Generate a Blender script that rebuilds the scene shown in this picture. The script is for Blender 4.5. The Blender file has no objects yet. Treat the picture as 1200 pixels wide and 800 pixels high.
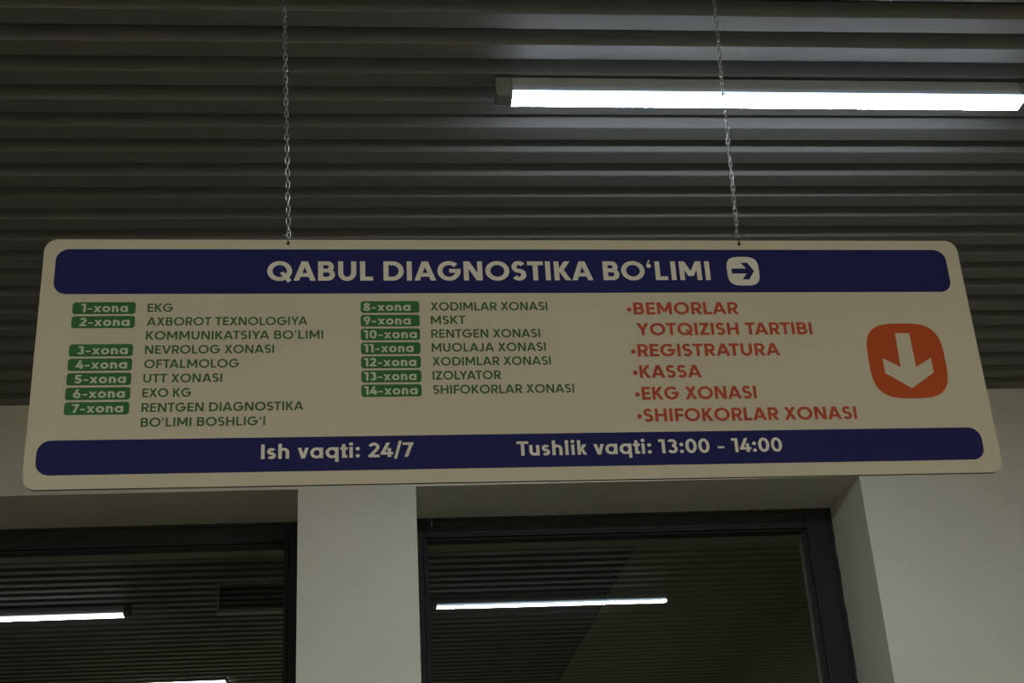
import bpy, bmesh, math, random
from mathutils import Matrix, Vector

scene = bpy.context.scene
C = scene.collection
random.seed(4)

# ------------------------------------------------------------------ camera, world, exposure
cam_d = bpy.data.cameras.new('camera')
cam_d.sensor_width = 36.0
cam_d.lens = 48.708
cam_d.clip_start = 0.02
cam_d.clip_end = 60
cam = bpy.data.objects.new('camera', cam_d)
C.objects.link(cam)
right = Vector((0.9946557, -0.0870479, -0.0555224))
up = Vector((0.0127589, -0.4300085, 0.9027347))
fwd = Vector((0.1024563, 0.8986186, 0.4265997))
m = Matrix.Identity(4)
for i in range(3):
    m[i][0], m[i][1], m[i][2] = right[i], up[i], -fwd[i]
m[0][3], m[1][3], m[2][3] = 0.0, 0.0, 1.6
cam.matrix_world = m
scene.camera = cam

w = bpy.data.worlds.new('night')
scene.world = w
w.use_nodes = True
w.node_tree.nodes['Background'].inputs[0].default_value = (0.010, 0.010, 0.012, 1)
w.node_tree.nodes['Background'].inputs[1].default_value = 0.3

vs = scene.view_settings
vs.view_transform = 'Standard'
vs.look = 'None'
vs.exposure = 0.0
vs.gamma = 1.0
vs.use_curve_mapping = False
scene.display_settings.display_device = 'sRGB'
cy = scene.cycles
cy.use_denoising = True
cy.max_bounces = 8
cy.diffuse_bounces = 5
cy.glossy_bounces = 4
cy.transparent_max_bounces = 8
cy.sample_clamp_indirect = 4.0
cy.caustics_reflective = False
cy.caustics_refractive = False

# lamp radiances (colour, strength)
TUBE_HALL = ((0.83, 0.92, 1.0), 190.0)
TUBE_HALL_SIDE = ((0.60, 0.82, 1.0), 3.5)
TUBE_INNER = ((0.90, 0.94, 0.96), 26.0)
TUBE_INNER_SIDE = ((0.90, 0.94, 1.0), 2.0)
PANEL_FILL = ((1.0, 0.94, 0.78), 29.0)  # fill light of the added panels behind the viewer
PANEL_INNER = ((0.92, 1.0, 0.90), 15.0)

# ------------------------------------------------------------------ materials
def new_mat(name):
    mt = bpy.data.materials.new(name)
    mt.use_nodes = True
    nt = mt.node_tree
    return mt, nt, nt.nodes['Principled BSDF']

def plain(name, col, rough=0.5, metal=0.0, spec=0.5):
    mt, nt, b = new_mat(name)
    b.inputs['Base Color'].default_value = (*col, 1)
    b.inputs['Roughness'].default_value = rough
    b.inputs['Metallic'].default_value = metal
    b.inputs['Specular IOR Level'].default_value = spec
    return mt

def noisy(name, c1, c2, scale, rough=0.6, bump=0.0, bscale=None, stretch=(1, 1, 1), spec=0.3, metal=0.0, detail=6):
    mt, nt, b = new_mat(name)
    N, L = nt.nodes, nt.links
    tc = N.new('ShaderNodeTexCoord')
    mp = N.new('ShaderNodeMapping')
    mp.inputs['Scale'].default_value = stretch
    L.new(tc.outputs['Object'], mp.inputs['Vector'])
    nz = N.new('ShaderNodeTexNoise')
    nz.inputs['Scale'].default_value = scale
    nz.inputs['Detail'].default_value = detail
    L.new(mp.outputs[0], nz.inputs['Vector'])
    cr = N.new('ShaderNodeValToRGB')
    cr.color_ramp.elements[0].position = 0.3
    cr.color_ramp.elements[1].position = 0.7
    cr.color_ramp.elements[0].color = (*c1, 1)
    cr.color_ramp.elements[1].color = (*c2, 1)
    L.new(nz.outputs[0], cr.inputs[0])
    L.new(cr.outputs[0], b.inputs['Base Color'])
    b.inputs['Roughness'].default_value = rough
    b.inputs['Metallic'].default_value = metal
    b.inputs['Specular IOR Level'].default_value = spec
    if bump:
        n2 = N.new('ShaderNodeTexNoise')
        n2.inputs['Scale'].default_value = bscale or scale * 4
        n2.inputs['Detail'].default_value = 8
        L.new(mp.outputs[0], n2.inputs['Vector'])
        bp = N.new('ShaderNodeBump')
        bp.inputs['Strength'].default_value = bump
        bp.inputs['Distance'].default_value = 0.004
        L.new(n2.outputs[0], bp.inputs['Height'])
        L.new(bp.outputs[0], b.inputs['Normal'])
    return mt

def emit(name, lamp):
    mt = bpy.data.materials.new(name)
    mt.use_nodes = True
    nt = mt.node_tree
    nt.nodes.remove(nt.nodes['Principled BSDF'])
    e = nt.nodes.new('ShaderNodeEmission')
    e.inputs[0].default_value = (*lamp[0], 1)
    e.inputs[1].default_value = lamp[1]
    nt.links.new(e.outputs[0], nt.nodes['Material Output'].inputs[0])
    return mt

M = {}
M['plaster'] = noisy('painted_plaster', (0.66, 0.64, 0.545), (0.715, 0.69, 0.59), 2.2, 0.75, 0.5, 26, (1, 1, 1.6), 0.25)
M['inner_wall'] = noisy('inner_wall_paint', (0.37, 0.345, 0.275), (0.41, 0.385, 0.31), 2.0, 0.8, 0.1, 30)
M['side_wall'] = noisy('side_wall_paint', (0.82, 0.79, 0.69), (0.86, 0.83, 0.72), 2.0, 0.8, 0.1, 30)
M['floor'] = noisy('floor_tile', (0.11, 0.105, 0.09), (0.14, 0.135, 0.115), 5.0, 0.35, 0.02, 20)
M['slat'] = noisy('slat_paint', (0.138, 0.138, 0.134), (0.155, 0.155, 0.150), 3.0, 0.55, 0.05, 60, (0.3, 3, 3), 0.25)
M['plenum'] = plain('plenum_black', (0.012, 0.012, 0.012), 0.9)
M['board'] = noisy('board_plastic', (0.62, 0.59, 0.50), (0.645, 0.615, 0.525), 1.6, 0.6, 0.0, spec=0.12)
M['edge'] = plain('board_edge_dark', (0.03, 0.028, 0.024), 0.7)
M['blue'] = noisy('blue_film', (0.016, 0.019, 0.115), (0.018, 0.022, 0.130), 2.0, 0.6, 0.0, spec=0.08)
M['white_film'] = plain('white_film', (0.84, 0.84, 0.80), 0.6, spec=0.1)
M['green'] = noisy('green_film', (0.036, 0.15, 0.052), (0.042, 0.165, 0.058), 6.0, 0.6, 0.0, spec=0.1)
M['pale_film'] = plain('pale_green_film', (0.56, 0.64, 0.52), 0.6, spec=0.1)
M['dark_green'] = plain('dark_green_film', (0.060, 0.145, 0.065), 0.6, spec=0.1)
M['red'] = plain('red_film', (0.43, 0.075, 0.040), 0.6, spec=0.1)
M['orange_red'] = noisy('orange_red_film', (0.45, 0.075, 0.022), (0.48, 0.085, 0.026), 3.0, 0.6, 0.0, spec=0.1)
M['frame'] = noisy('anthracite_aluminium', (0.016, 0.017, 0.018), (0.021, 0.022, 0.024), 8.0, 0.6, 0.05, 120, spec=0.2)
M['gasket'] = plain('black_gasket', (0.005, 0.005, 0.005), 0.7)
M['sealant'] = noisy('sealant', (0.02, 0.02, 0.018), (0.03, 0.03, 0.026), 40.0, 0.8, 0.4, 90)
M['zinc'] = noisy('zinc_steel', (0.26, 0.26, 0.255), (0.40, 0.40, 0.39), 60.0, 0.40, 0.0, metal=1.0)
M['hook'] = plain('dark_hook_steel', (0.05, 0.05, 0.05), 0.4, metal=1.0)
M['hole'] = plain('hole_shadow', (0.01, 0.01, 0.01), 0.9)
M['housing'] = plain('grey_housing', (0.32, 0.33, 0.34), 0.45)
M['cap'] = plain('grey_cap', (0.20, 0.205, 0.21), 0.4)
M['dark_cap'] = plain('dark_cap', (0.05, 0.05, 0.05), 0.4)
M['vent_frame'] = plain('vent_frame_grey', (0.42, 0.41, 0.36), 0.5)
M['vent_dark'] = plain('vent_black', (0.008, 0.009, 0.009), 0.7)
M['thread'] = plain('white_thread', (0.75, 0.74, 0.68), 0.6)
M['tube_hall'] = emit('tube_hall_glow', TUBE_HALL)
M['tube_hall_side'] = emit('tube_hall_side_glow', TUBE_HALL_SIDE)
M['tube_inner_side'] = emit('tube_inner_side_glow', TUBE_INNER_SIDE)
M['tube_inner'] = emit('tube_inner_glow', TUBE_INNER)
M['panel_fill'] = emit('panel_fill_glow', PANEL_FILL)
M['panel_inner'] = emit('panel_inner_glow', PANEL_INNER)

def glass():
    mt = bpy.data.materials.new('window_glass')
    mt.use_nodes = True
    nt = mt.node_tree
    nt.nodes.remove(nt.nodes['Principled BSDF'])
    g = nt.nodes.new('ShaderNodeBsdfGlossy')
    g.inputs['Roughness'].default_value = 0.0
    g.inputs['Color'].default_value = (1.0, 0.98, 0.93, 1)
    t = nt.nodes.new('ShaderNodeBsdfTransparent')
    t.inputs['Color'].default_value = (0.90, 0.92, 0.86, 1)
    fr = nt.nodes.new('ShaderNodeLayerWeight')
    fr.inputs['Blend'].default_value = 0.25
    mr = nt.nodes.new('ShaderNodeMapRange')
    mr.inputs['To Min'].default_value = 0.13
    mr.inputs['To Max'].default_value = 1.0
    nt.links.new(fr.outputs['Fresnel'], mr.inputs['Value'])
    mx = nt.nodes.new('ShaderNodeMixShader')
    nt.links.new(mr.outputs[0], mx.inputs[0])
    nt.links.new(t.outputs[0], mx.inputs[1])
    nt.links.new(g.outputs[0], mx.inputs[2])
    nt.links.new(mx.outputs[0], nt.nodes['Material Output'].inputs[0])
    return mt
M['glass'] = glass()

# ------------------------------------------------------------------ helpers
def obj(name, mesh_or_bm, mat, parent=None, smooth=False):
    if isinstance(mesh_or_bm, bmesh.types.BMesh):
        me = bpy.data.meshes.new(name)
        bmesh.ops.recalc_face_normals(mesh_or_bm, faces=mesh_or_bm.faces)
        mesh_or_bm.to_mesh(me)
        mesh_or_bm.free()
    else:
        me = mesh_or_bm
    if not me.materials:
        me.materials.append(mat)
    if smooth:
        for p in me.polygons:
            p.use_smooth = True
    o = bpy.data.objects.new(name, me)
    C.objects.link(o)
    o.parent = parent
    return o

def thing(name, label, cat, loc=(0, 0, 0), rot=(0, 0, 0), group=None):
    o = bpy.data.objects.new(name, None)
    o.empty_display_size = 0.1
    C.objects.link(o)
    o.location = loc
    o.rotation_euler = rot
    o['label'] = label
    o['category'] = cat
    if group:
        o['group'] = group
    return o

def structure(o, label=None):
    o['kind'] = 'structure'
    if label:
        o['label'] = label
    return o

def box(bm, x0, x1, y0, y1, z0, z1):
    v = [bm.verts.new(p) for p in ((x0, y0, z0), (x1, y0, z0), (x1, y1, z0), (x0, y1, z0),
                                   (x0, y0, z1), (x1, y0, z1), (x1, y1, z1), (x0, y1, z1))]
    for f in ((0, 3, 2, 1), (4, 5, 6, 7), (0, 1, 5, 4), (1, 2, 6, 5), (2, 3, 7, 6), (3, 0, 4, 7)):
        bm.faces.new([v[i] for i in f])

def bevel(bm, off, seg=2):
    bmesh.ops.bevel(bm, geom=list(bm.edges), offset=off, segments=seg, affect='EDGES', profile=0.5)

def prism_x(bm, prof, x0, x1):
    """closed (y, z) profile swept along x"""
    a = [bm.verts.new((x0, y, z)) for y, z in prof]
    b = [bm.verts.new((x1, y, z)) for y, z in prof]
    n = len(prof)
    bm.faces.new(a)
    bm.faces.new(b[::-1])
    for i in range(n):
        j = (i + 1) % n
        bm.faces.new((a[i], a[j], b[j], b[i]))

def slab(bm, pts, y0, y1):
    """(x, z) outline made solid between two depths"""
    a = [bm.verts.new((x, y0, z)) for x, z in pts]
    b = [bm.verts.new((x, y1, z)) for x, z in pts]
    n = len(pts)
    bm.faces.new(a)
    bm.faces.new(b[::-1])
    for i in range(n):
        j = (i + 1) % n
        bm.faces.new((a[i], b[i], b[j], a[j]))

def rrect(x0, x1, z0, z1, r, n=8):
    pts = []
    for cx, cz, a0 in ((x1 - r, z1 - r, 0), (x0 + r, z1 - r, 90), (x0 + r, z0 + r, 180), (x1 - r, z0 + r, 270)):
        for k in range(n + 1):
            a = math.radians(a0 + 90 * k / n)
            pts.append((cx + r * math.cos(a), cz + r * math.sin(a)))
    return pts

def squircle(cx, cz, rx, rz, e=3.2, n=64):
    pts = []
    for k in range(n):
        a = 2 * math.pi * k / n
        c, s = math.cos(a), math.sin(a)
        pts.append((cx + rx * math.copysign(abs(c) ** (2 / e), c), cz + rz * math.copysign(abs(s) ** (2 / e), s)))
    return pts

def tube(bm, path, r, n=8, closed=False):
    P = [Vector(p) for p in path]
    N = len(P)
    rings = []
    prev = None
    for i, p in enumerate(P):
        if closed:
            t = (P[(i + 1) % N] - P[i - 1]).normalized()
        else:
            t = (P[min(i + 1, N - 1)] - P[max(i - 1, 0)]).normalized()
        if prev is None:
            ref = Vector((0, 1, 0)) if abs(t.y) < 0.9 else Vector((1, 0, 0))
            u = t.cross(ref).normalized()
        else:
            u = (prev - t * prev.dot(t)).normalized()
        prev = u
        v = t.cross(u)
        rings.append([bm.verts.new(p + (u * math.cos(2 * math.pi * k / n) + v * math.sin(2 * math.pi * k / n)) * r) for k in range(n)])
    for i in range(N if closed else N - 1):
        a, b = rings[i], rings[(i + 1) % N]
        for k in range(n):
            bm.faces.new((a[k], a[(k + 1) % n], b[(k + 1) % n], b[k]))
    if not closed:
        bm.faces.new(rings[0][::-1])
        bm.faces.new(rings[-1])

# ------------------------------------------------------------------ the room (metres)
WY = 4.25            # hall face of the window wall
REV = 0.336          # depth of the window recess
FY = WY + REV        # front of the window frames
WB = FY + 0.12       # inner face of the wall
ZC = 3.4105          # underside of the slats
ZS = 3.66            # slab above the slats
LIN = 3.104          # top of the window openings
SILL = 0.95
RX0, RX1 = 0.1438, 1.6214      # right opening
LX0, LX1 = -1.72, -0.2331      # left opening
HX0, HX1, HY0 = -4.2, 4.6, -2.7
IY1, IX1 = 9.6, 2.3           # room behind the glass

bm = bmesh.new(); box(bm, HX0 - .1, HX1 + .1, HY0 - .1, IY1 + .1, -0.12, 0.0)
structure(obj('floor', bm, M['floor']), 'floor of the hall and of the room behind the windows')

bm = bmesh.new()
xs = [HX0, LX0, LX1, RX0, RX1, HX1]
zs = [0.0, SILL, LIN, ZS]
for i in range(5):
    for j in range(3):
        if j == 1 and i in (1, 3):
            continue
        box(bm, xs[i], xs[i + 1], WY, WB, zs[j], zs[j + 1])
bmesh.ops.remove_doubles(bm, verts=bm.verts, dist=1e-5)
dup = {}
for f in bm.faces:
    k = tuple(round(c, 4) for c in f.calc_center_median())
    dup.setdefault(k, []).append(f)
bmesh.ops.delete(bm, geom=[f for g in dup.values() if len(g) > 1 for f in g], context='FACES')
structure(obj('wall_back', bm, M['plaster']), 'cream plastered wall with two deep window recesses')

for nm, b, mat in (('wall_left', (HX0 - .1, HX0, HY0 - .1, WB, 0, ZS), 'side_wall'),
                   ('wall_right', (HX1, HX1 + .1, HY0 - .1, WB, 0, ZS), 'side_wall'),
                   ('wall_front', (HX0, HX1, HY0 - .1, HY0, 0, ZS), 'side_wall'),
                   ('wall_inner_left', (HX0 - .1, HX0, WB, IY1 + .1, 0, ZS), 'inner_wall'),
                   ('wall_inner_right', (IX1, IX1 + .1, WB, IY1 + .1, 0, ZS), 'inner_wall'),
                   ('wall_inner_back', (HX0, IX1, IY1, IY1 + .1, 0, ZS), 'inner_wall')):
    bm = bmesh.new(); box(bm, *b)
    structure(obj(nm, bm, M[mat]))

# ceilings: a dark slab with the linear slats hung under it
def slat_mesh(x0, x1, wdt, h):
    b = bmesh.new()
    e = 0.0022
    # channel section: flat bottom, front flange splayed outwards, open slot between neighbours
    prof = [(-wdt - .0165, h), (-wdt - .0006, e), (-wdt + e * .3, e * .3), (-wdt + e, 0), (-e, 0), (-e * .3, e * .3), (0, e), (.001, h)]
    prism_x(b, prof, x0, x1)
    me = bpy.data.meshes.new('ceiling_slat')
    bmesh.ops.recalc_face_normals(b, faces=b.faces)
    b.to_mesh(me); b.free()
    me.materials.append(M['slat'])
    return me

PITCH = 0.12057 * 0.85
SW = 0.0515
bm = bmesh.new(); box(bm, HX0 - .1, HX1 + .1, HY0 - .1, WB, ZS, ZS + 0.1)
ceil = structure(obj('ceiling', bm, M['plenum']), 'dark slatted ceiling of the hall')
me = slat_mesh(HX0 + .01, HX1 - .01, SW, 0.026)
n = 0
while WY - n * PITCH > HY0 + 0.1:
    s = obj('ceiling_slat', me, M['slat'], ceil)
    j = random.uniform(-.002, .002) if n else 0
    s.location = (0, WY - 0.0006 - n * PITCH + j, ZC + (random.uniform(-.0012, .0012) if n else 0))
    s.rotation_euler = (0, 0, 0)
    n += 1

bm = bmesh.new(); box(bm, HX0 - .1, IX1 + .1, WB, IY1 + .1, ZS, ZS + 0.1)
ceil2 = structure(obj('ceiling', bm, M['plenum']), 'slatted ceiling of the room behind the windows')
bm = bmesh.new(); box(bm, HX0, IX1, WB, 5.98, ZC - 0.002, ZS)
obj('plain_border', bm, M['inner_wall'], ceil2)
SX1 = 1.19
bm = bmesh.new(); box(bm, SX1, IX1, 5.98, IY1, ZC - 0.002, ZS)
obj('plain_border', bm, M['inner_wall'], ceil2)
me2 = slat_mesh(HX0 + .01, SX1 - .005, SW, 0.026)
y = 6.06
DX0, DX1, DY, DZ0, DZ1 = -0.706, -0.13, 6.30, 3.246, 3.387
PX0, PX1, PY0, PY1 = -1.494, -0.868, 8.40, 9.0
while y < IY1 - 0.02:
    s = obj('ceiling_slat', me2, M['slat'], ceil2)
    s.location = (0, y, ZC)
    y += PITCH

# ------------------------------------------------------------------ windows
def window(name, x0, x1, lw, rw, tw, label):
    root = bpy.data.objects.new(name, None)
    C.objects.link(root)
    root.location = ((x0 + x1) / 2, FY, SILL)
    structure(root, label)
    cx = (x0 + x1) / 2
    a, b = x0 - cx, x1 - cx
    H = LIN - SILL
    z0, z1 = 0.0, H
    bw = 0.07
    bm = bmesh.new()
    # outer frame: four bevelled bars, stepped profile towards the pane
    for q in ((a, a + lw, z0, z1), (b - rw, b, z0, z1), (a + lw, b - rw, z1 - tw, z1), (a + lw, b - rw, z0, z0 + bw)):
        t = bmesh.new(); box(t, q[0], q[1], 0.0, 0.085, q[2], q[3]); bevel(t, 0.003, 2)
        mm = bpy.data.meshes.new('t'); t.to_mesh(mm); t.free(); bm.from_mesh(mm); bpy.data.meshes.remove(mm)
    # glazing bead standing proud of the inner edge
    g = 0.012
    for q in ((a + lw - g, a + lw, z0 + bw - g, z1 - tw + g), (b - rw, b - rw + g, z0 + bw - g, z1 - tw + g),
              (a + lw, b - rw, z1 - tw, z1 - tw + g), (a + lw, b - rw, z0 + bw - g, z0 + bw)):
        t = bmesh.new(); box(t, q[0], q[1], -0.006, 0.02, q[2], q[3]); bevel(t, 0.003, 2)
        mm = bpy.data.meshes.new('t'); t.to_mesh(mm); t.free(); bm.from_mesh(mm); bpy.data.meshes.remove(mm)
    obj('window_frame', bm, M['frame'], root)
    bm = bmesh.new()
    s = 0.005
    for q in ((a + lw, a + lw + s, z0 + bw, z1 - tw), (b - rw - s, b - rw, z0 + bw, z1 - tw),
              (a + lw, b - rw, z1 - tw - s, z1 - tw), (a + lw, b - rw, z0 + bw, z0 + bw + s)):
        box(bm, q[0], q[1], 0.008, 0.040, q[2], q[3])
    obj('gasket', bm, M['gasket'], root)
    bm = bmesh.new()
    px0, px1, pz0, pz1 = a + lw - .005, b - rw + .005, z0 + bw - .005, z1 - tw + .005
    bm.faces.new([bm.verts.new(q) for q in ((px0, .034, pz0), (px1, .034, pz0), (px1, .034, pz1), (px0, .034, pz1))])
    obj('pane', bm, M['glass'], root)
    # rough bead of sealant between frame and plaster
    bm = bmesh.new()
    rnd = random.Random(7)
    path = []
    for k in range(61):
        path.append((a + 0.004 + (b - a - .008) * k / 60, -0.001, z1 - 0.001 - rnd.uniform(0, .006)))
    tube(bm, path, 0.007, 6)
    path = [(b - 0.001 - rnd.uniform(0, .009), -0.001, z1 - (z1 - z0) * k / 80) for k in range(81)]
    tube(bm, path, 0.007, 6)
    obj('sealant_bead', bm, M['sealant'], root, True)
    return root

window('window_1', LX0, LX1, 0.07, 0.058, 0.072, 'left window, dark frame, pale square panel glowing behind its glass')
window('window_2', RX0, RX1, 0.043, 0.095, 0.070, 'right window, dark frame, one bright tube mirrored in its glass')

# ------------------------------------------------------------------ lamps
def batten(length, loc, rot, label, glow, cap_mat, group, side=None):
    t = thing('linear_ceiling_light', label, 'light', loc, rot, group)
    L = length / 2
    W, h = 0.022, 0.014
    prof = []
    for k in range(7):
        a = math.pi + math.pi / 2 * k / 6
        prof.append((-W + .007 + .007 * math.cos(a), .007 + .007 * math.sin(a)))
    for k in range(7):
        a = 1.5 * math.pi + math.pi / 2 * k / 6
        prof.append((W - .007 + .007 * math.cos(a), .007 + .007 * math.sin(a)))
    prof += [(W, h), (-W, h)]
    bm = bmesh.new(); prism_x(bm, prof, -L, L)
    d = obj('diffuser', bm, glow, t)
    if side:
        d.data.materials.append(side)          # the cover glows less through its flanks than downwards
        for p in d.data.polygons:
            if p.normal.z > -0.5:
                p.material_index = 1
    bm = bmesh.new(); box(bm, -L, L, -0.017, 0.017, h, 0.052); bevel(bm, 0.002, 2)
    obj('housing', bm, M['housing'], t)
    for sgn in (-1, 1):
        bm = bmesh.new()
        x0, x1 = (L, L + .036) if sgn > 0 else (-L - .036, -L)
        prism_x(bm, [(-.020, .004), (-.016, .001), (.016, .001), (.020, .004), (.020, .050), (-.020, .050)], x0, x1)
        bevel(bm, 0.0015, 2)
        obj('end_cap', bm, cap_mat, t)
    return t

# bottom of the tube, tilted slightly: its far end hangs lower
batten(1.153, (0.892, 2.480, 3.352), (0, 0.004, 0),
       'bright white linear tube light under the slats behind the right hanging chain', M['tube_hall'], M['cap'], None, M['tube_hall_side'])
batten(1.165, (-1.775, 6.72, 3.352), (0, 0, 0),
       'white linear tube light seen through the left window, above the square panel', M['tube_inner'], M['dark_cap'], None, M['tube_inner_side'])

def panel(loc, label, glow, group=None, sx=.6, sy=.6):
    t = thing('ceiling_panel_light', label, 'light', loc, (0, 0, 0), group)
    bm = bmesh.new()
    a, b, e = sx / 2, sy / 2, .012
    box(bm, -a, -a + e, -b, b, 0, .02); box(bm, a - e, a, -b, b, 0, .02)
    box(bm, -a + e, a - e, -b, -b + e, 0, .02); box(bm, -a + e, a - e, b - e, b, 0, .02)
    obj('frame', bm, M['housing'], t)
    bm = bmesh.new(); box(bm, -a + e, a - e, -b + e, b - e, .004, .018)
    obj('diffuser', bm, glow, t)
    return t

panel(((PX0 + PX1) / 2, (PY0 + PY1) / 2, ZC - .021), 'pale green square ceiling panel light seen at the bottom of the left window',
      M['panel_inner'], None, PX1 - PX0, PY1 - PY0)
for i, (px, py) in enumerate(((-2.4, -2.33), (-0.8, -2.33), (0.8, -2.33), (2.4, -2.33))):  # unseen panels added to brighten the sign, wall and slats
    panel((px, py, ZC - .021), 'warm square fill panel added under the ceiling, unseen behind the viewer', M['panel_fill'], 'added fill panels behind the viewer')

# ------------------------------------------------------------------ black display panel hung in the inner room
def display():
    t = thing('hanging_display', 'black display panel with thin grey rim hung up behind the left window', 'display', (DX0, DY, DZ0))
    dw, dh, e = DX1 - DX0, DZ1 - DZ0, .010
    bm = bmesh.new(); box(bm, e, dw - e, .004, .047, e * 1.2, dh - e); bevel(bm, .002, 2)
    obj('screen', bm, M['vent_dark'], t)
    bm = bmesh.new()
    box(bm, 0, e, 0, .05, 0, dh); box(bm, dw - e, dw, 0, .05, 0, dh)
    box(bm, e, dw - e, 0, .05, dh - e, dh); box(bm, e, dw - e, -.004, .05, 0, e * 1.2)
    obj('frame', bm, M['vent_frame'], t)
    for x in (.12, dw - .12):
        bm = bmesh.new(); tube(bm, [(x, .045, dh - .002), (x, .045, ZS - DZ0)], .003, 8)
        obj('hanging_rod', bm, M['dark_cap'], t)
display()

# ------------------------------------------------------------------ lettering
def arc(cx, cy, rx, ry, a0, a1, n=20):
    return [(cx + rx * math.cos(math.radians(a0 + (a1 - a0) * k / n)), cy + ry * math.sin(math.radians(a0 + (a1 - a0) * k / n))) for k in range(n + 1)]

class G:
    """one glyph: filled polygons in cap-height units"""
    def __init__(s, w):
        s.w = w; s.h = w / 2; s.hw = w * .88 / 2; s.P = []
    def rect(s, x0, x1, y0, y1):
        s.P.append([(x0, y0), (x1, y0), (x1, y1), (x0, y1)])
    def para(s, xb, yb, xt, yt, k=1.0):
        L = math.hypot(xt - xb, yt - yb)
        d = s.h * k * L / abs(yt - yb)
        s.P.append([(xb - d, yb), (xb + d, yb), (xt + d, yt), (xt - d, yt)])
    def rib(s, path, closed=False, k=1.0):
        h = s.h * k
        n = len(path)
        off = []
        for i in range(n):
            if closed:
                p, q = path[i - 1], path[(i + 1) % n]
            else:
                p, q = path[max(i - 1, 0)], path[min(i + 1, n - 1)]
            dx, dy = q[0] - p[0], q[1] - p[1]
            l = math.hypot(dx, dy) or 1
            nx, ny = -dy / l, dx / l
            # horizontal strokes a touch thinner than vertical ones
            kk = h * (0.90 + 0.10 * abs(nx))
            off.append((nx * kk, ny * kk))
        for i in range(n if closed else n - 1):
            j = (i + 1) % n
            a, b = path[i], path[j]
            s.P.append([(a[0] + off[i][0], a[1] + off[i][1]), (a[0] - off[i][0], a[1] - off[i][1]),
                        (b[0] - off[j][0], b[1] - off[j][1]), (b[0] + off[j][0], b[1] + off[j][1])])
    def ring(s, cx, cy, rx, ry):
        s.rib(arc(cx, cy, rx, ry, 0, 360, 40)[:-1], True)
    def dot(s, cx, cy, r):
        s.P.append([(cx + r * math.cos(math.pi * k / 8), cy + r * math.sin(math.pi * k / 8)) for k in range(16)])

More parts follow.
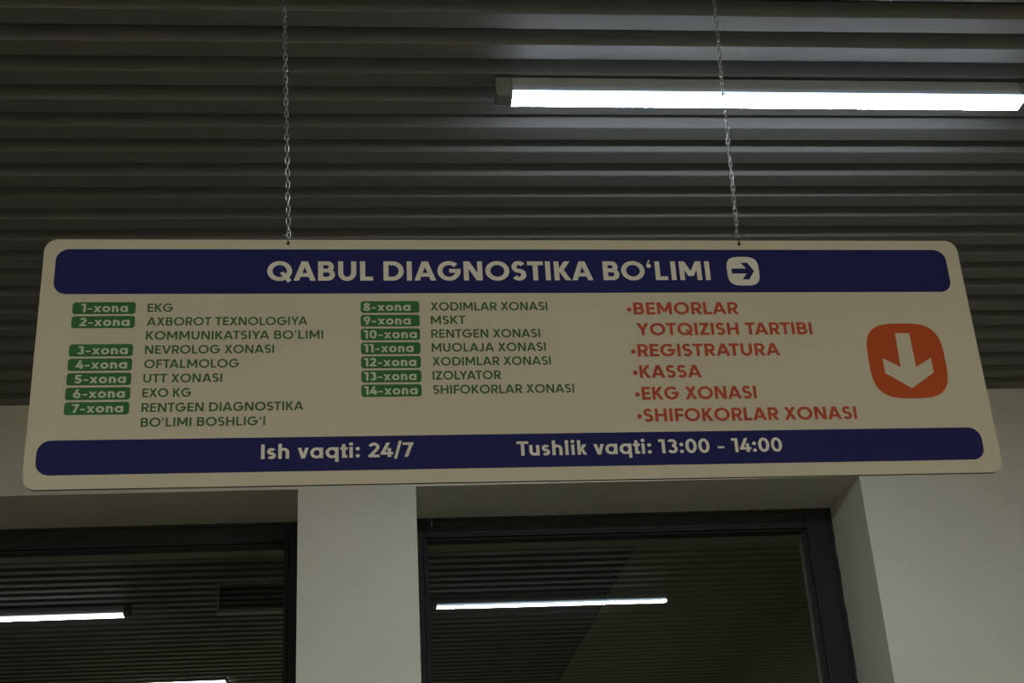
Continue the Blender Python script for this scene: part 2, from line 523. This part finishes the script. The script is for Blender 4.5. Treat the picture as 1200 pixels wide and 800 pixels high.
def glyph(ch, w):
    """returns polygons, width, left bearing class, right bearing class (s straight, r round, d diagonal)"""
    g = G(w); h, t = g.h, w * .9
    th = t / 2
    X = .73
    bl = br = 's'
    if ch in 'OQ':
        W = 1.08; g.ring(W / 2, .5, W / 2 - h, .5 - th + .012); bl = br = 'r'
        if ch == 'Q':
            g.P.append([(.55, .40), (.55 + w * .75, .47), (1.06, .02), (1.06 - w * .7, -.10)])
    elif ch == 'G':
        W = 1.04; g.rib(arc(W / 2, .5, W / 2 - h, .5 - th + .012, 42, 352, 34))
        g.rect(W * .50, W, .40, .40 + t); bl = 'r'; br = 'r'
    elif ch == 'D':
        W = .90; g.rect(0, w, 0, 1); c = .40
        g.rib([(h, 1 - th), (c, 1 - th)] + arc(c, .5, W - h - c, .5 - th, 90, -90, 24)[1:] + [(h, th)]); br = 'r'
    elif ch == 'B':
        W = .74; g.rect(0, w, 0, 1)
        c = .42; m_ = .52
        g.rib([(h, 1 - th), (c - .03, 1 - th)] + arc(c - .03, (1 - th + m_) / 2, W - .05 - h - c + .03, (1 - th - m_) / 2, 90, -90, 16)[1:] + [(h, m_)])
        g.rib([(h, m_), (c, m_)] + arc(c, (th + m_) / 2, W - h - c, (m_ - th) / 2, 90, -90, 16)[1:] + [(h, th)]); br = 'r'
    elif ch == 'R':
        W = .74; g.rect(0, w, 0, 1); c = .40; m_ = .44
        g.rib([(h, 1 - th), (c, 1 - th)] + arc(c, (1 - th + m_) / 2, W - .02 - h - c, (1 - th - m_) / 2, 90, -90, 16)[1:] + [(h, m_)])
        g.para(W - w * .55, 0, .36, m_); br = 'd'
    elif ch == 'E':
        W = .62; g.rect(0, w, 0, 1)
        for y0 in (0, .5 - th, 1 - t): g.rect(0, W if y0 != .5 - th else W * .94, y0, y0 + t)
        br = 'r'
    elif ch == 'F':
        W = .60; g.rect(0, w, 0, 1); g.rect(0, W, 1 - t, 1); g.rect(0, W * .94, .47 - th, .47 + th); br = 'd'
    elif ch == 'L':
        W = .57; g.rect(0, w, 0, 1); g.rect(0, W, 0, t); br = 'd'
    elif ch == 'H':
        W = .82; g.rect(0, w, 0, 1); g.rect(W - w, W, 0, 1); g.rect(w, W - w, .5 - th, .5 + th)
    elif ch == 'I':
        W = w; g.rect(0, w, 0, 1)
    elif ch == 'T':
        W = .72; g.rect(0, W, 1 - t, 1); g.rect(W / 2 - h, W / 2 + h, 0, 1); bl = br = 'd'
    elif ch == 'U':
        W = .80; g.rib([(h, 1), (h, .42)] + arc(W / 2, .42, W / 2 - h, .42 - th + .012, 180, 360, 20)[1:] + [(W - h, 1)])
    elif ch == 'J':
        W = .52; g.rib([(W - h, 1), (W - h, .32)] + arc(W / 2 - .02, .32, W / 2 - h + .02, .32 - th + .012, 0, -150, 18)[1:]); bl = 'd'
    elif ch in 'Ss':
        H = 1.0 if ch == 'S' else X
        W = .66 if ch == 'S' else .50
        T, B, m_ = H - th + .012, th - .012, H * .5
        rx = W / 2 - h
        g.rib(arc(W / 2, (T + m_) / 2, rx * .95, (T - m_) / 2, 28, 262, 22) + arc(W / 2, (B + m_) / 2, rx, (m_ - B) / 2, 82, -150, 22)); bl = br = 'r'
    elif ch == 'A':
        W = .98; d = h * 1.12
        g.para(d, 0, W / 2 - h * .15, 1); g.para(W - d, 0, W / 2 + h * .15, 1); g.rect(.24, W - .24, .20, .20 + t * .95); bl = br = 'd'
    elif ch == 'V':
        W = .94; d = h * 1.12
        g.para(W / 2 - h * .15, 0, d, 1); g.para(W / 2 + h * .15, 0, W - d, 1); bl = br = 'd'
    elif ch == 'X':
        W = .86; d = h * 1.25
        g.para(d, 0, W - d - .03, 1); g.para(W - d, 0, d + .03, 1); bl = br = 'd'
    elif ch == 'Y':
        W = .86; d = h * 1.22
        g.para(W / 2, .40, d, 1); g.para(W / 2, .40, W - d, 1); g.rect(W / 2 - h, W / 2 + h, 0, .44); bl = br = 'd'
    elif ch == 'K':
        W = .78; g.rect(0, w, 0, 1); d = h * 1.3
        g.para(w * .95, .40, W - d - .03, 1); g.para(W - d, 0, w * 1.15, .64); br = 'd'
    elif ch == 'M':
        W = 1.02; g.rect(0, w, 0, 1); g.rect(W - w, W, 0, 1)
        g.para(W / 2, .22, h * 1.15, 1); g.para(W / 2, .22, W - h * 1.15, 1)
    elif ch == 'N':
        W = .84; g.rect(0, w, 0, 1); g.rect(W - w, W, 0, 1); g.para(W - h * 1.2, 0, h * 1.2, 1)
    elif ch == 'Z':
        W = .68; g.rect(0, W, 1 - t, 1); g.rect(0, W, 0, t); g.para(h * 1.35, t * .6, W - h * 1.35, 1 - t * .6); bl = br = 'r'
    elif ch in 'oaq':
        W = .74; g.ring(W / 2, X / 2, W / 2 - h, X / 2 - th + .012); bl = br = 'r'
        if ch == 'a': g.rect(W - w, W, 0, X); br = 's'
        if ch == 'q': g.rect(W - w, W, -.27, X); br = 's'
    elif ch in 'nh':
        W = .62; g.rect(0, w, 0, X if ch == 'n' else 1.03)
        g.rib([(W - h, 0), (W - h, X - .30)] + arc(W / 2, X - .30, W / 2 - h, .30 - th + .012, 0, 180, 16)[1:])
    elif ch == 'u':
        W = .62; g.rect(W - w, W, 0, X)
        g.rib([(h, X), (h, .30)] + arc(W / 2, .30, W / 2 - h, .30 - th + .012, 180, 360, 16)[1:])
    elif ch == 'i':
        W = w; g.rect(0, w, 0, X); g.dot(h, .94, w * .62)
    elif ch == 'l':
        W = w; g.rect(0, w, 0, 1.03)
    elif ch == 'k':
        W = .60; g.rect(0, w, 0, 1.03); d = h * 1.3
        g.para(w * .9, .28, W - d - .02, X); g.para(W - d, 0, w * 1.1, .47); br = 'd'
    elif ch == 't':
        W = .42; g.rect(.10, .10 + w, .06, .95); g.rect(0, W, X - t, X); g.rect(.10, W - .02, 0, t); bl = br = 'd'
    elif ch == 'v':
        W = .66; d = h * 1.15
        g.para(W / 2, 0, d, X, .97); g.para(W / 2, 0, W - d, X, .97); bl = br = 'd'
    elif ch == 'x':
        W = .76; d = h * 1.3
        g.para(d, 0, W - d, X, .9); g.para(W - d, 0, d, X, .9); bl = br = 'd'
    elif ch == '0':
        W = .70; g.ring(W / 2, .5, W / 2 - h, .5 - th + .012); bl = br = 'r'
    elif ch == '1':
        W = .20 + w; g.rect(W - w, W, 0, 1); g.P.append([(0, 1), (0, 1 - t), (W - w, 1 - t), (W - w, 1)]); bl = 'd'
    elif ch == '2':
        W = .64; r = W / 2 - h
        g.rib(arc(W / 2, .70, r, .30 - th + .012, 165, -38, 20) + [(w * .75, t * .8)]); g.rect(0, W, 0, t); bl = br = 'r'
    elif ch == '3':
        W = .64; r = W / 2 - h; m_ = .53
        g.rib(arc(W / 2 - .02, (1 - th + m_) / 2, r * .92, (1 - th - m_) / 2 + .005, 150, -90, 20))
        g.rib(arc(W / 2, (th + m_) / 2, r, (m_ - th) / 2 + .005, 90, -155, 20)); bl = br = 'r'
    elif ch == '4':
        W = .72; g.rect(W - w - .12, W - .12, 0, .62); g.rect(0, W, .17, .17 + t); g.para(h * 1.3, .17 + t * .7, .44, 1); bl = br = 'd'
    elif ch == '5':
        W = .64; g.rect(.06, W - .03, 1 - t, 1); g.rect(.06, .06 + w, .46, 1)
        g.rib([(.06 + h, .60 - th)] + arc(W / 2 - .02, .31, W / 2 - h + .02, .31 - th + .012, 80, -155, 22)); bl = br = 'r'
    elif ch in '69':
        W = .68; g.ring(W / 2, .32, W / 2 - h, .32 - th + .012); g.para(h * 1.35, .38, W * .58, 1); bl = br = 'r'
        if ch == '9': g.P = [[(W - x, 1 - y_) for x, y_ in p] for p in g.P]
    elif ch == '7':
        W = .62; g.rect(0, W, 1 - t, 1); g.para(.20, 0, W - h * 1.2, 1 - t * .5); bl = br = 'd'
    elif ch == '8':
        W = .66; g.ring(W / 2, .27, W / 2 - h, .27 - th + .012); g.ring(W / 2, .75, W / 2 - h - .03, .25 - th + .008); bl = br = 'r'
    elif ch == '/':
        W = .50; g.para(h, -.12, W - h, 1.12, .85); bl = br = 'd'
    elif ch == ':':
        W = w * 1.1; g.dot(W / 2, w * .6, w * .62); g.dot(W / 2, X - w * .6, w * .62)
    elif ch == '-':
        W = .42; g.rect(0, W, .37 - th * .85, .37 + th * .85)
    elif ch == '\u2018':
        W = .22; g.dot(.11, .76, .115); g.P.append([(.0, .75), (.09, .86), (.20, 1.06), (.11, 1.06)])
    elif ch == "'":
        W = w * .9; g.P.append([(0, 1.02), (W, 1.02), (W * .75, .70), (W * .25, .70)])
    else:
        W = .34
        return [], W, 'd', 'd'
    return g.P, W, bl, br

BEAR = {'s': .085, 'r': .050, 'd': .012}
KERN = {('L', 'A'): .03, ('T', 'A'): -.09, ('A', 'T'): -.09, ('A', 'V'): -.1, ('Y', 'A'): -.1, ('L', 'Y'): -.1, ('K', 'A'): -.01,
        ('F', 'T'): .02, ('L', 'M'): .06, ('L', 'I'): .07, ('R', 'A'): .02, ('O', '\u2018'): -.04, ('T', 'u'): -.06}

def text_polys(text, w):
    x = 0.0
    out = []
    prev = None
    prevch = None
    for ch in text:
        P, W, bl, br = glyph(ch, w)
        if prev is not None:
            x += BEAR[prev] + BEAR[bl] + KERN.get((prevch, ch), 0)
        for p in P:
            out.append([(x + px, py) for px, py in p])
        x += W
        prev, prevch = br, ch
    return out, x

def lettering(name, items, w, mat, parent, y):
    """items: (text, u0, u1, baseline, cap height) in the board's own metres"""
    verts, faces = [], []
    for text, u0, u1, v, cap in items:
        polys, width = text_polys(text, w)
        sx = (u1 - u0) / width
        for p in polys:
            b = len(verts)
            yy = y - (len(faces) % 64) * 2.5e-6      # strokes laid one over the other, never in the very same plane
            verts += [(u0 + px * sx, yy, v + py * cap) for px, py in p]
            ar = sum(p[i][0] * p[(i + 1) % len(p)][1] - p[(i + 1) % len(p)][0] * p[i][1] for i in range(len(p)))
            idx = list(range(b, b + len(p)))
            faces.append(idx if ar > 0 else idx[::-1])
    me = bpy.data.meshes.new(name)
    me.from_pydata(verts, [], faces)
    me.update()
    return obj(name, me, mat, parent)

# ------------------------------------------------------------------ hanging sign
BW, BH = 1.3747 / 2, 0.3800
eu = Vector((0.99990048, 0.01410752, 0.0))
ev = Vector((0.000232935, -0.01650978, 0.99986368))
en = eu.cross(ev)                      # points at the viewer
top = Vector((0.22346, 1.80407, 2.62473))
base = top - ev * BH
sign = thing('hanging_sign', 'long white hanging board listing clinic rooms between dark blue bands', 'sign', base)
rm = Matrix((eu, -en, ev)).transposed()
sign.rotation_euler = rm.to_euler()
V0 = BH                                # v measured down from the top edge
TH = 0.005

bm = bmesh.new(); slab(bm, rrect(-BW, BW, 0, BH, .019, 10), 0, TH)
board = obj('board', bm, M['board'], sign)
board.data.materials.append(M['edge'])       # darker colour on the side faces of the sheet
for p in board.data.polygons:
    if abs(p.normal.y) < 0.5:
        p.material_index = 1
for hx in (-.3404, .3404):
    bm = bmesh.new(); slab(bm, squircle(hx, V0 - .0062, .0026, .0026, 2, 16), -.0004, .001)
    obj('hanging_hole', bm, M['hole'], board)

F1, F2, F3 = -.0005, -.0009, -.0013     # film layers in front of the board face
def film(name, pts, mat, parent, y):
    b = bmesh.new(); slab(b, pts, y, y + .0004)
    return obj(name, b, mat, parent)

hb = film('header_band', rrect(-.670, .6655, V0 - .0886, V0 - .0162, .0185), M['blue'], sign, F1)
hb['label'] = 'upper dark blue band'
lettering('title_lettering', [('QABUL DIAGNOSTIKA BO\u2018LIMI', -.3699, .2894, V0 - .0681, .0317)], .225, M['white_film'], hb, F2)
ic = film('arrow_icon', squircle(.3409, V0 - .0530, .0247, .0243, 3.4), M['white_film'], hb, F2)
ac = -.0530
film('arrow', [(.3232, V0 + ac + .0042), (.3460, V0 + ac + .0042), (.3385, V0 + ac + .0142), (.3487, V0 + ac + .0142), (.3580, V0 + ac),
               (.3487, V0 + ac - .0142), (.3385, V0 + ac - .0142), (.3460, V0 + ac - .0042), (.3232, V0 + ac - .0042)][::-1], M['blue'], ic, F3)

fb = film('footer_band', rrect(-.672, .664, V0 - .3600, V0 - .3102, .0185), M['blue'], sign, F1)
fb['label'] = 'lower dark blue band'
lettering('hours_lettering', [('Ish vaqti: 24/7', -.3731, -.1643, V0 - .3418, .0212)], .200, M['white_film'], fb, F2)
lettering('break_lettering', [('Tushlik vaqti: 13:00 - 14:00', -.0199, .3629, V0 - .3430, .0212)], .200, M['white_film'], fb, F2)

STEP = 0.02186
dir1 = [('EKG', -.5015, 0), ('AXBOROT TEXNOLOGIYA', -.3112, 1), ("KOMMUNIKATSIYA BO'LIMI", -.2889, 2), ('NEVROLOG XONASI', -.3579, 3),
        ('OFTALMOLOG', -.4064, 4), ('UTT XONASI', -.4290, 5), ('EXO KG', -.4708, 6), ('RENTGEN DIAGNOSTIKA', -.3158, 7),
        ('BO\u2018LIMI BOSHLIG\u2018I', -.3683, 8)]
for t_, u1, k in dir1:
    lettering('directory_lettering', [(t_, -.5370, u1, V0 - .1172 - STEP * k, .0132)], .195, M['dark_green'], sign, F1)
dir2 = [('XODIMLAR XONASI', .0380, 0), ('MSKT', -.0836, 1), ('RENTGEN XONASI', .0245, 2), ('MUOLAJA XONASI', .0315, 3),
        ('XODIMLAR XONASI', .0373, 4), ('IZOLYATOR', -.0361, 5), ('SHIFOKORLAR XONASI', .0684, 6)]
for t_, u1, k in dir2:
    lettering('directory_lettering', [(t_, -.1343, u1, V0 - .1171 - STEP * k, .0135)], .195, M['dark_green'], sign, F1)

def tag(u0, u1, k, text, t0, t1):
    o = film('room_number_tag', rrect(u0, u1, V0 - .1203 - STEP * k, V0 - .1016 - STEP * k, .0042, 5), M['green'], sign, F1)
    lettering('number_lettering', [(text, t0, t1, V0 - .1174 - STEP * k, .0129)], .225, M['pale_film'], o, F2)
for text, t0, t1, k in (('1-xona', -.6287, -.5639, 0), ('2-xona', -.6297, -.5605, 1), ('3-xona', -.6297, -.5604, 3), ('4-xona', -.6300, -.5600, 4),
                        ('5-xona', -.6300, -.5603, 5), ('6-xona', -.6303, -.5604, 6), ('7-xona', -.6303, -.5615, 7)):
    tag(-.6408, -.5535, k, text, t0, t1)
for k, (text, t1) in enumerate((('8-xona', -.1632), ('9-xona', -.1635), ('10-xona', -.1548), ('11-xona', -.1604), ('12-xona', -.1569),
                                ('13-xona', -.1573), ('14-xona', -.1563))):
    tag(-.2354, -.1503, k, text, -.2315, t1)

RSTEP = .03395
for t_, u0, u1, k, bl in (('BEMORLAR', .1663, .3255, 0, 1), ('YOTQIZISH TARTIBI', .1682, .4344, 1, 0), ('REGISTRATURA', .1663, .3802, 2, 1),
                          ('KASSA', .1661, .2581, 3, 1), ('EKG XONASI', .1661, .3358, 4, 1), ('SHIFOKORLAR XONASI', .1655, .4814, 5, 1)):
    v = V0 - .1249 - RSTEP * k
    lettering('list_lettering', [(t_, u0, u1, v, .0199)], .215, M['red'], sign, F1)
    if bl:
        film('bullet', squircle(.1599, v + .0083, .0034, .0034, 2, 20), M['red'], sign, F1)

pn = film('arrow_panel', squircle(.5730, V0 - .2026, .0593, .0607, 3.3, 80), M['orange_red'], sign, F1)
cx = .5729
film('arrow', [(cx - .0110, V0 - .1581), (cx - .0120, V0 - .2133), (cx - .0373, V0 - .1990), (cx - .0373, V0 - .2228), (cx, V0 - .2473),
               (cx + .0373, V0 - .2228), (cx + .0373, V0 - .1990), (cx + .0120, V0 - .2133), (cx + .0110, V0 - .1581)], M['board'], pn, F2)

# ------------------------------------------------------------------ chains
LP = 0.0107            # pitch of the links
def link_mesh():
    b = bmesh.new()
    r, s = 0.0027, 0.0041      # bend radius and half length of the straight sides
    path = [(r * math.cos(a), 0, s + r * math.sin(a)) for a in [math.pi * k / 8 for k in range(9)]]
    path += [(r * math.cos(a), 0, -s + r * math.sin(a)) for a in [math.pi + math.pi * k / 8 for k in range(9)]]
    tube(b, path, 0.0008, 6, True)
    me = bpy.data.meshes.new('chain_link')
    b.to_mesh(me); b.free()
    me.materials.append(M['zinc'])
    for p in me.polygons: p.use_smooth = True
    return me
LM = link_mesh()

def chain(hx, slope, label, tail):
    foot = base + eu * hx + ev * (BH + .0035) + en * (-.0025)
    t = thing('hanging_chain', label, 'chain', foot)
    d = Vector((slope, 0, 1)).normalized()
    q = Vector((0, 0, 1)).rotation_difference(d)
    n_ = int((ZS - foot.z - .012) / (LP * d.z))
    for k in range(n_):
        o = obj('chain_link', LM, M['zinc'], t)
        o.rotation_mode = 'QUATERNION'
        tw = .10 + .004 * k + (math.pi / 2 if k % 2 else 0) + random.uniform(-.10, .10)
        o.rotation_quaternion = q @ Matrix.Rotation(tw, 3, 'Z').to_quaternion()
        o.location = d * (.0075 + LP * k) + Vector((random.uniform(-.0003, .0003), 0, 0))
    # open wire hook: over the top edge, through the hole
    b = bmesh.new()
    path = [(0.0006, -.0038, -.0105), (0.0, -.0050, -.0075), (-.0002, -.0048, -.0020), (0, -.0025, .0030), (0, .0008, .0052),
            (0, .0040, .0030), (0, .0046, -.0030), (0, .0044, -.0085), (0, .0030, -.0100)]
    tube(b, path, .0010, 8)
    obj('hook', b, M['hook'], t, True)
    if tail:
        b = bmesh.new()
        tube(b, [(.0005, -.003, .0085), (-.002, -.004, .0060), (-.0045, -.005, .0030), (-.0075, -.0055, .0022)], .0010, 8)
        tube(b, [(.0005, -.003, .0085), (.002, -.004, .0120), (.0012, -.0042, .0155)], .0010, 8)
        obj('twisted_end', b, M['zinc'], t, True)
    return t
chain(-.3404, -.028, 'steel chain holding up the left half of the board', True)
chain(.3404, .040, 'steel chain crossing in front of the bright tube light', False)

# ------------------------------------------------------------------ loose strand at the recess corner
b = bmesh.new()
tube(b, [(0, 0, 0), (-.0006, -.001, -.008), (.0004, -.002, -.016), (-.003, -.003, -.028)], .0012, 6)
th = obj('loose_thread', b, M['thread'], None, True)
th.location = (0.206, FY - .006, LIN - .001)
th['label'] = 'short white thread hanging at the top left corner of the right window'
th['category'] = 'thread'
